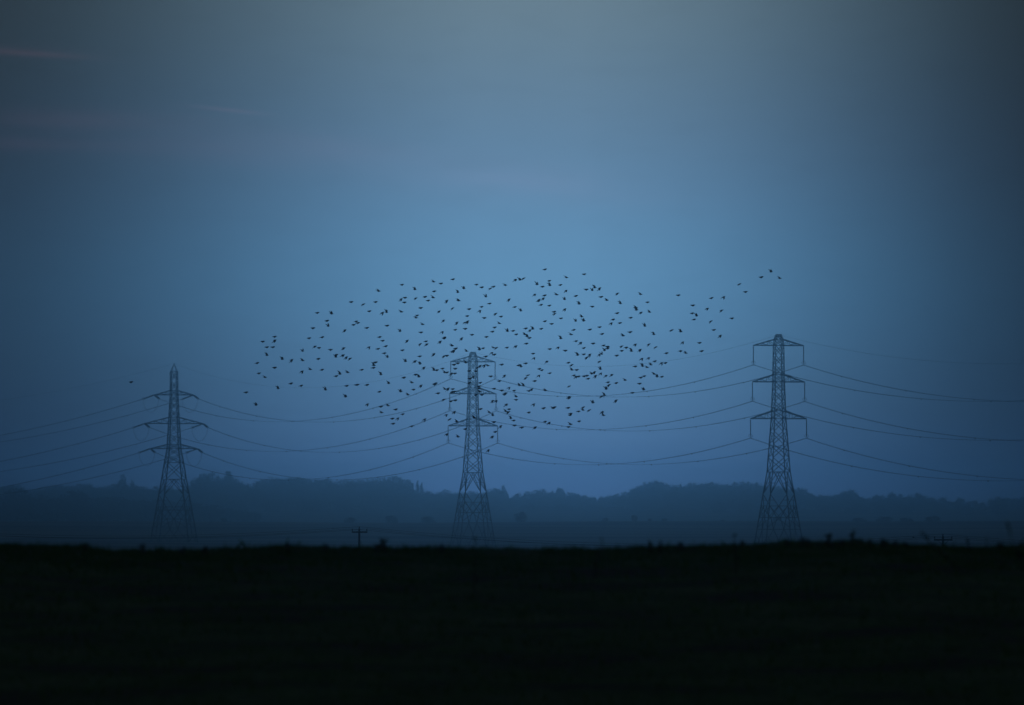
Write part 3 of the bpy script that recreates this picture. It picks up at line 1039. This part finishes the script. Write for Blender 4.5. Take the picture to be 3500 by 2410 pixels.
def weed(x, ybase, hpx, kind, lean, label, Y=99.0):
    base = at(x, ybase, Y)
    g = float(ground_z(base.x, Y))
    root = link(bpy.data.objects.new('weed_plant', None))
    root.location = (base.x - math.tan(math.radians(lean)) * max(0.0, base.z - g), Y, g)
    tag(root, label, 'plant', 'weeds on the near rise')
    topz = base.z + hpx * Y / F
    h = max(.05, topz - g)
    lx = math.tan(math.radians(lean)) * h
    r = random.Random(int(x))
    th = {'bushy': .004, 'stalk': .005, 'thick': .008, 'upright': .006}[kind]
    st = MB().tube([(0, 0, -.02), (lx * .5, 0, h * .5), (lx, r.uniform(-.01, .01), h * .97)], [th, th * .8, th * .5], 5)
    link(bpy.data.objects.new('stem', st.mesh('stem', M_WEED)), root)
    n = {'bushy': 34, 'stalk': 9, 'thick': 14, 'upright': 30}[kind]
    for k in range(n):
        t = (k + .5) / n
        o = link(bpy.data.objects.new('leaf', LEAF), root)
        if kind == 'bushy':
            p = Vector((lx * t + r.uniform(-.22, .22) * h, r.uniform(-.2, .2) * h, h * r.uniform(.1, .85)))
            s = r.uniform(.22, .4) * h
        elif kind == 'upright':
            w = .16 * math.sin(math.pi * min(1, t * .9 + .1))
            p = Vector((lx * t + r.uniform(-w, w) * h, r.uniform(-.1, .1) * h, h * t * .92))
            s = r.uniform(.16, .30) * h
        else:
            p = Vector((lx * t, 0, h * t))
            s = r.uniform(.10, .17) * h
        o.location = p
        o.rotation_euler = (r.uniform(.2, 1.3), r.uniform(-.4, .4), r.uniform(0, 6.28))
        o.scale = (s, s, s)


for args in [
        (2690, 1866, 22, 'bushy', 0, 'low weed between the legs of the nearest pylon'),
        (2762, 1866, 24, 'bushy', 0, 'low weed touching the clump at the nearest pylon foot'),
        (2880, 1868, 26, 'bushy', -8, 'low weed hugging the tallest pointed weed on its left'),
        (2940, 1868, 24, 'bushy', 8, 'low weed hugging the tallest pointed weed on its right'),
        (3098, 1872, 20, 'bushy', 0, 'weed tuft left of the thick leaning stalk'),
        (3130, 1872, 24, 'stalk', 6, 'short stalk left of the thick leaning stalk'),
        (3420, 1878, 24, 'bushy', 0, 'low weed between the straight stalk and the corner stalk'),
        (2742, 1866, 28, 'bushy', 0, 'low dark weed clump at the right foot of the nearest pylon'),
        (2802, 1864, 24, 'stalk', -25, 'thin bent weed stalk just left of the ragged weed clump'),
        (2832, 1866, 38, 'bushy', 5, 'ragged dark weed clump between the low clump and the tall one'),
        (2912, 1866, 54, 'upright', 3, 'tallest pointed dark weed, right of the nearest pylon'),
        (2972, 1866, 22, 'bushy', 0, 'low weed right of the tallest pointed weed'),
        (3018, 1868, 26, 'bushy', 8, 'spreading weed clump halfway to the right wooden pole'),
        (3062, 1870, 22, 'bushy', 0, 'small weed clump left of the leaning stalk'),
        (3198, 1872, 52, 'thick', -46, 'thick stalk leaning left beside the right wooden pole', 93.0),
        (3262, 1874, 28, 'stalk', 4, 'thin stalk just right of the right wooden pole'),
        (3312, 1876, 34, 'upright', -10, 'dark upright weed right of the right wooden pole'),
        (3372, 1878, 44, 'stalk', 0, 'straight stalk between the upright weed and the corner stalk'),
        (3474, 1874, 64, 'stalk', -22, 'tall blurred stalk leaning left by the right edge', 78.0),
        (2050, 1882, 42, 'stalk', 14, 'pale blurred stalk leaning right, right of the middle pylon', 90.0),
        (2224, 1878, 30, 'upright', -6, 'left one of two short dark weeds between the pylons'),
        (2257, 1878, 30, 'upright', 4, 'right one of two short dark weeds between the pylons'),
        (2326, 1874, 24, 'bushy', 0, 'small weed tuft right of the two short dark weeds'),
        (2372, 1872, 26, 'stalk', 0, 'thin straight weed stalk left of the nearest pylon'),
        (2510, 1868, 40, 'stalk', -4, 'taller thin stalk close left of the nearest pylon', 92.0),
        (2538, 1866, 20, 'bushy', 0, 'small weed tuft at the left foot of the nearest pylon'),
        (1310, 1876, 38, 'bushy', 0, 'rounded dark weed tuft right of the T pole'),
        (1288, 1876, 16, 'bushy', 0, 'smaller weed tuft touching the rounded tuft by the T pole'),
        (1510, 1878, 20, 'bushy', 0, 'weed tuft at the left foot of the middle pylon'),
        (1622, 1880, 42, 'stalk', 0, 'blurred pale stalk between the legs of the middle pylon', 88.0),
        (985, 1874, 18, 'bushy', 0, 'weed tuft well left of the T pole'),
        (932, 1874, 17, 'stalk', 0, 'small weed stalk, second left of the T pole'),
        (1115, 1876, 16, 'bushy', 0, 'small weed tuft just left of the T pole'),
        (487, 1886, 24, 'bushy', 0, 'weed tuft in the dip left of the left pylon'),
        (700, 1880, 14, 'bushy', 0, 'weed tuft right of the left pylon'),
        (625, 1884, 18, 'bushy', 0, 'weed tuft beneath the left pylon'),
        (292, 1876, 16, 'bushy', 0, 'weed tuft where the ground drops at the far left')]:
    weed(*args)


# ----------------------------------------------------------------- birds
def bird_mesh(name, phi, sweep, fold, seed=0):
    """body heading +x, 0.22 m long; wings raised by phi degrees, swept back, partly folded"""
    n = 8
    prof = [(-.112, .004, .020, .0), (-.095, .006, .020, .0), (-.065, .012, .016, .0), (-.03, .028, .029, -.003), (.01, .034, .034, -.004), (.045, .027, .028, .0),
            (.066, .019, .021, .006), (.082, .019, .019, .009), (.095, .011, .011, .008), (.118, .0015, .0015, .004)]
    v, f = [], []
    for (x, rz, ry, cz) in prof:
        for k in range(n):
            t = 2 * math.pi * k / n
            v.append((x, ry * math.cos(t), cz + rz * math.sin(t)))
    for i in range(len(prof) - 1):
        for k in range(n):
            f.append((i * n + k, (i + 1) * n + k, (i + 1) * n + (k + 1) % n, i * n + (k + 1) % n))
    f.append(tuple(range(n)))
    f.append(tuple((len(prof) - 1) * n + k for k in range(n))[::-1])
    ph = math.radians(phi)
    for s in (-1, 1):
        base = len(v)
        span = .185 * (1 - .55 * fold)
        ribs = [(0.012, .042, -.052), (.07 * (1 - .3 * fold), .050 - .2 * sweep * .1, -.048), (.13 * (1 - .5 * fold), .030 - sweep * .055, -.050 - sweep * .05),
                (span, -.030 - sweep * .10, -.052 - sweep * .09)]
        for j, (y, xf, xb) in enumerate(ribs):
            bend = ph * (1.0 if j < 2 else 1.08)
            yy, zz = y * math.cos(bend), y * math.sin(bend) + .008
            th = .006 if j < 3 else .002
            nx, nz = -math.sin(bend), math.cos(bend)
            for (xx, tt) in ((xf, 0), (xf * .4 + xb * .6, th), (xb, 0), (xf * .4 + xb * .6, -th)):
                v.append((xx, s * (yy + nx * tt), zz + nz * tt))
        for j in range(3):
            for k in range(4):
                a0, a1 = base + j * 4 + k, base + j * 4 + (k + 1) % 4
                f.append((a0, a1, a1 + 4, a0 + 4))
        f.append(tuple(base + 12 + k for k in range(4)))
    return mesh_np(name, v, f, M_BIRD, False)


BM = {
    'G': [bird_mesh('bird', 4, .9, .75), bird_mesh('bird', -6, 1.0, .9), bird_mesh('bird', 2, .6, .6)],
    'U': [bird_mesh('bird', 46, .6, .18), bird_mesh('bird', 54, .8, .2), bird_mesh('bird', 40, .5, .15)],
    'D': [bird_mesh('bird', -40, .7, .18), bird_mesh('bird', -48, .9, .2), bird_mesh('bird', -34, .7, .15)],
    'M': [bird_mesh('bird', 24, .9, .2), bird_mesh('bird', 30, .8, .2)],
    'S': [bird_mesh('bird', -22, .9, .3), bird_mesh('bird', -30, .8, .25)],
}
REG = [
    (820, 1000, "2202,187,G 1533,403,G 1812,420,U 1725,559,G 1748,665,U 1447,705,G 2079,742,D 2249,640,G 2300,573,G 687,875,G 690,945,D 452,972,G 1370,905,G 1628,885,G 534,1083,G 652,1082,G 1485,1064,D 1566,1096,G 1793,1133,G 2053,1097,D 1240,1160,U 533,1243,U 1905,1233,G 1898,1277,U 2040,1238,D 2107,1280,D 2178,1307,S 836,1320,U 1022,1333,D 1239,1345,M 1552,1314,G 341,1396,G"),
    (1200, 900, "540,550,M 1008,425,G 1262,520,U 1631,366,M 1780,401,G 2016,317,G 2232,500,U 2110,575,U 1645,556,G 990,707,D 1067,682,G 1280,689,S 1463,665,G 1527,738,G 1621,680,M 1895,738,D 2125,740,M 10,767,G 240,813,S 484,766,G 1055,775,G 1378,885,G 2009,890,S 360,950,G 620,977,D 700,970,U 993,962,M 1742,950,D 1308,1034,G 1286,1080,M 2300,1045,G 107,1153,G 133,1182,G 47,1219,G 1415,1210,M 1828,1130,D 2095,1172,D 313,1279,G 713,1236,G 968,1348,U 1384,1369,G 1805,1358,D 2064,1318,G 2260,1298,G 2255,1172,S 2305,1150,D"),
    (1600, 900, "1521,122,G 1945,281,M 2300,217,G 1607,348,G 934,323,D 1024,330,U 1095,300,S 164,422,G 271,476,G 440,498,S 502,464,G 736,435,M 1362,420,U 1473,464,G 1618,438,U 1827,430,G 1937,540,D 350,662,U 1318,615,D 1514,637,G 1748,620,M 2133,648,G 810,713,D 1405,720,D 1390,749,G 1490,690,D 1908,715,U 423,798,G 266,863,G 1443,824,G 1609,838,G 20,907,G 230,940,D 922,866,G 1042,942,U 2197,805,U 1913,908,D 541,998,S 1703,961,G 1711,999,S 651,1056,G 321,1083,G 1838,1091,G 2248,1058,M 2128,1145,U 2287,1140,U 1520,1149,G 616,1190,M 1653,1200,G 526,1271,G 481,1354,G 76,1416,G 776,1345,U 890,1338,G 1140,1290,G 1278,1300,U 1225,1322,D 1446,1298,G 952,1408,G 1120,1408,M 2089,1320,G 2038,1412,M 1165,1450,U"),
    (2000, 900, "22,520,G 188,484,U 140,537,U 284,492,D 637,598,S 315,666,G 427,733,M 141,858,G 697,797,U 1095,615,M 1235,772,G 1003,878,M 1015,925,U 1105,972,D 1272,966,M 634,988,G 903,1079,G 552,1115,G 515,1185,D 687,1183,G 286,1265,G 94,1313,G 335,1400,G 891,1363,G 1180,1243,U 748,1435,M 1358,1410,U 1712,1325,S 1890,1355,U 1846,633,G 2133,834,G 2122,991,G 2207,1042,U 2158,1113,G"),
    (2300, 900, "1943,170,U 2112,296,M 1750,275,G 1316,413,S 1437,567,G 1002,668,D 762,690,G 680,895,D 962,932,S 1169,1090,G 748,1150,S 810,1320,G 935,1432,D"),
    (1200, 1150, "564,12,G 626,85,G 1108,82,D 1483,98,G 1497,152,D 1367,150,S 1763,100,D 1845,20,G 1845,40,G 2187,35,D 686,193,G 350,212,D 532,246,G 658,333,G 1018,274,G 1995,184,M 2072,240,G 2033,275,D 2000,304,G 2283,290,M 1359,394,G 1637,345,D 1840,390,S 1895,383,G 720,412,U 482,514,G 447,575,U 441,622,G 1075,495,U 1265,488,D 1365,545,U 1440,615,D 2038,560,G 2113,532,G 2268,517,M 210,662,G 588,755,U 1640,668,U 1697,668,G 1811,637,G 2064,638,G 1855,714,M 1898,713,G 1990,730,D 2055,734,G 1274,758,G 1044,816,G 1340,800,U 741,930,U 1200,913,M 1383,970,D 122,957,G 315,960,G 1672,930,G 1655,955,G 559,1096,G 982,1093,U 1235,1053,G 1123,1155,M 1860,1045,M 1920,1030,D 2013,1043,G 1990,1098,D 2038,1094,G 1721,1126,G 320,1343,D 590,1391,G 728,1369,M 1833,1250,S 1978,1283,G 2063,1265,G 885,1446,G"),
    (1600, 1150, "362,10,G 1170,10,M 1212,30,G 1834,40,U 2135,93,G 2227,123,D 224,262,U 294,234,G 500,225,M 557,225,S 768,222,G 943,190,D 1153,142,G 1616,250,G 1781,217,D 1925,281,G 2292,230,G 468,322,D 518,360,G 349,398,G 1287,341,G 1302,427,D 2168,370,U 2290,355,G 190,612,S 238,578,D 316,573,D 388,578,M 1560,492,D 662,558,G 1140,534,G 997,575,G 1046,600,U 20,683,G 153,687,G 1985,521,G 2048,565,S 1411,643,G 1459,669,G 2052,662,M 2150,664,G 102,795,D 36,835,G 448,790,G 722,772,D 1186,768,S 1140,822,S 1399,775,D 1615,728,G 2095,773,G 2133,795,D 2185,793,G 2300,788,G 240,918,G 25,921,G 619,884,G 1317,883,G 1016,968,M 1093,973,U 215,990,G 218,1027,G 808,1015,D 514,1035,G 1257,1043,D 1527,1070,M 2000,988,S 667,1070,G 908,1074,G 1206,1079,G 228,1097,M 740,1125,G 718,1153,G 152,1160,G 272,1158,G 948,1192,M 951,1255,G 2000,1193,D 1998,1222,G 486,1272,D 553,1275,D 755,1345,D 1295,1342,D 245,1438,G 810,1443,G 1494,1422,G 1708,1402,G 1682,1423,M 1979,1415,G 2280,1403,S"),
    (2000, 1150, "157,140,G 363,180,G 443,203,G 443,238,G 383,277,U 90,358,D 30,417,S 285,353,D 325,350,U 284,498,S 720,193,S 811,222,G 724,285,G 914,290,U 992,158,D 1087,262,D 1260,157,S 1395,213,S 627,380,G 1608,332,G 1930,115,D 1886,291,G 1990,330,M 2265,128,G 2305,291,G 1120,442,D 1257,425,D 1380,492,G 1512,525,D 1588,526,G 1298,560,M 992,594,G 1135,588,U 1225,612,M 300,648,U 180,705,D 128,740,M 305,733,D 205,778,D 30,778,G 413,775,D 527,757,D 58,838,G 1362,745,M 1423,797,U 1518,799,G 1167,787,G 1103,816,G 790,867,M 451,908,G 614,922,G 468,962,S 1077,935,G 415,1043,U 1158,1057,U 936,1117,G 378,1165,U 320,1192,S 611,1265,D 152,1312,U"),
    (820, 1250, "687,40,G 375,151,G 495,230,M 1228,113,D 1390,74,M 1626,81,G 1977,165,U 1906,206,G 2130,132,M 1010,353,G 1210,398,G 755,452,U 1693,478,U 2114,400,G 122,528,G 2090,615,U 318,780,U 2305,380,G"),
    (1200, 1380, "874,120,G 600,175,M 1020,208,G 817,296,G 926,285,D 831,395,G 1200,446,G 1455,308,D 1885,218,D 2043,160,D 1952,308,S 2092,356,M 2262,501,G 1895,600,D 2115,654,M"),
    (1600, 1380, "245,104,G 418,172,M 487,232,U 118,278,M 742,150,M 793,165,S 809,111,G 1203,174,G 2185,152,G 2272,125,M 2030,196,G 2020,226,G 842,292,U 902,332,G 511,363,G 645,440,D 919,431,G 1061,473,G 1327,463,D 1521,357,G 1603,375,D 2025,408,M 1986,459,G 2197,348,G 536,557,G 480,648,D 400,917,D"),
    (2000, 1380, "77,130,S 337,160,D 358,229,M"),
]
birds = [(448.0, 1306.0, 'G')]
for ox, oy, s in REG:
    for tok in s.split():
        a, b, p = tok.split(',')
        x, y = ox + float(a) / 5.795, oy + float(b) / 5.795
        if all((x - q[0]) ** 2 + (y - q[1]) ** 2 > 3.2 ** 2 for q in birds):
            birds.append((x, y, p))
print('BIRDS', len(birds))
# the 300 largest in view are things; open-winged ones show largest
order = sorted(range(len(birds)), key=lambda i: (birds[i][2] == 'G', 0 if i == 0 else 1, ((birds[i][0] * 7.13 + birds[i][1] * 3.7) % 1.0)))
single = set(order[:298]) | {0}
single |= set(i for i, b in enumerate(birds) if b[0] > 2380 or b[0] < 930)
if len(single) > 300:
    for i in reversed(order[:298]):
        if len(single) <= 300:
            break
        if birds[i][2] == 'G' and 930 < birds[i][0] < 2380:
            single.discard(i)
POSE = {'G': 'gliding', 'U': 'wings raised', 'D': 'wings lowered', 'M': 'wings swept back', 'S': 'wings half lowered'}


def cell(x, y):
    if x < 1100:
        h = "in the flock's left end"
    elif x < 1330:
        h = 'in the flock left of middle pylon'
    elif x < 1530:
        h = 'close left of the middle pylon'
    elif x < 1705:
        h = 'above the middle pylon' if y < 1200 else 'in front of the middle pylon'
    elif x < 1900:
        h = 'close right of the middle pylon'
    elif x < 2130:
        h = 'midway between the pylons'
    elif x < 2330:
        h = "in the flock's right part"
    else:
        h = 'in the tail left of the nearest pylon'
    v = 'highest' if y < 1060 else 'upper' if y < 1160 else 'mid-height' if y < 1270 else 'lower' if y < 1370 else 'lowest'
    return v, h


cells = {}
for i in single:
    x, y, p = birds[i]
    cells.setdefault((cell(x, y), p), []).append(i)
ORD = ['leftmost', 'second from left', 'third from left', 'fourth from left', 'fifth from left', 'sixth from left', 'seventh from left', 'eighth from left', 'ninth from left',
       'tenth from left', 'eleventh from left', 'twelfth from left']
lab = {}
for (c, p), ids in cells.items():
    ids.sort(key=lambda i: birds[i][0])
    for k, i in enumerate(ids):
        t = 'black bird, %s, %s %s' % (POSE[p], c[0], c[1])
        if len(ids) > 1:
            t += ', ' + ORD[min(k, 11)]
        t = t if len(t.split()) <= 16 else t.replace('black bird', 'bird').replace(' middle pylon', ' centre')
        lab[i] = t
lab[0] = 'lone black bird gliding far left of the flock, beside the left pylon'
_sorted = sorted((i for i in single if i), key=lambda i: -birds[i][0])
lab[_sorted[0]] = 'foremost black bird of the flock, rightmost of all, above the nearest pylon'
lab[_sorted[1]] = 'black bird with wings raised, second foremost, up above the nearest pylon'
brng = random.Random(5)
mass = []
for i, (x, y, p) in enumerate(birds):
    me = brng.choice(BM[p])
    Y = brng.uniform(460, 540)
    loc = at(x, y, Y)
    yaw = math.radians(brng.choice((-1, 1)) * brng.uniform(22, 42)) if p in 'UD' else math.radians(brng.uniform(-14, 14))
    pitch = math.radians({'G': -6, 'U': 2, 'D': -8, 'M': 6, 'S': -14}[p] + brng.uniform(-5, 5))
    roll = math.radians(brng.uniform(-10, 10))
    sc = brng.uniform(1.26, 1.46) * Y / 560
    sz = sc * (1.4 if p == 'G' else 1.0)
    if i in single:
        o = link(bpy.data.objects.new('bird', me))
        o.location = loc
        o.rotation_euler = (roll, pitch, yaw)
        o.scale = (sc, sc, sz)
        tag(o, lab[i], 'bird', 'flock of black birds')
    else:
        Mx = Matrix.Translation(loc) @ Matrix.Rotation(yaw, 4, 'Z') @ Matrix.Rotation(pitch, 4, 'Y') @ Matrix.Rotation(roll, 4, 'X') @ Matrix.Diagonal((sc, sc, sz, 1))
        mass.append((me, Mx))
vv, ff = [], []
for me, Mx in mass:
    b0 = len(vv)
    vv += [Mx @ v.co for v in me.vertices]
    ff += [tuple(b0 + k for k in pl.vertices) for pl in me.polygons]
o = link(bpy.data.objects.new('bird_flock', mesh_np('bird_flock', vv, ff, M_BIRD)))
tag(o, 'remaining closed-winged black birds scattered through the middle of the flock', 'bird', 'flock of black birds', 'stuff')

# a bird sitting on the low wire left of the right pole
pw = p2[0].lerp(p1[0], 0.034)
o = link(bpy.data.objects.new('perched_bird', bird_mesh('perched_bird', -75, 1.0, .95)))
o.location = (pw.x, pw.y, pw.z - 4 * 1.42 * 0.034 * 0.966 + 0.07)
o.rotation_euler = (0, math.radians(25), math.radians(12))
o.scale = (1.15, 1.15, 1.4)
tag(o, 'small dark bird perched on the low wire beside the right wooden pole', 'bird')
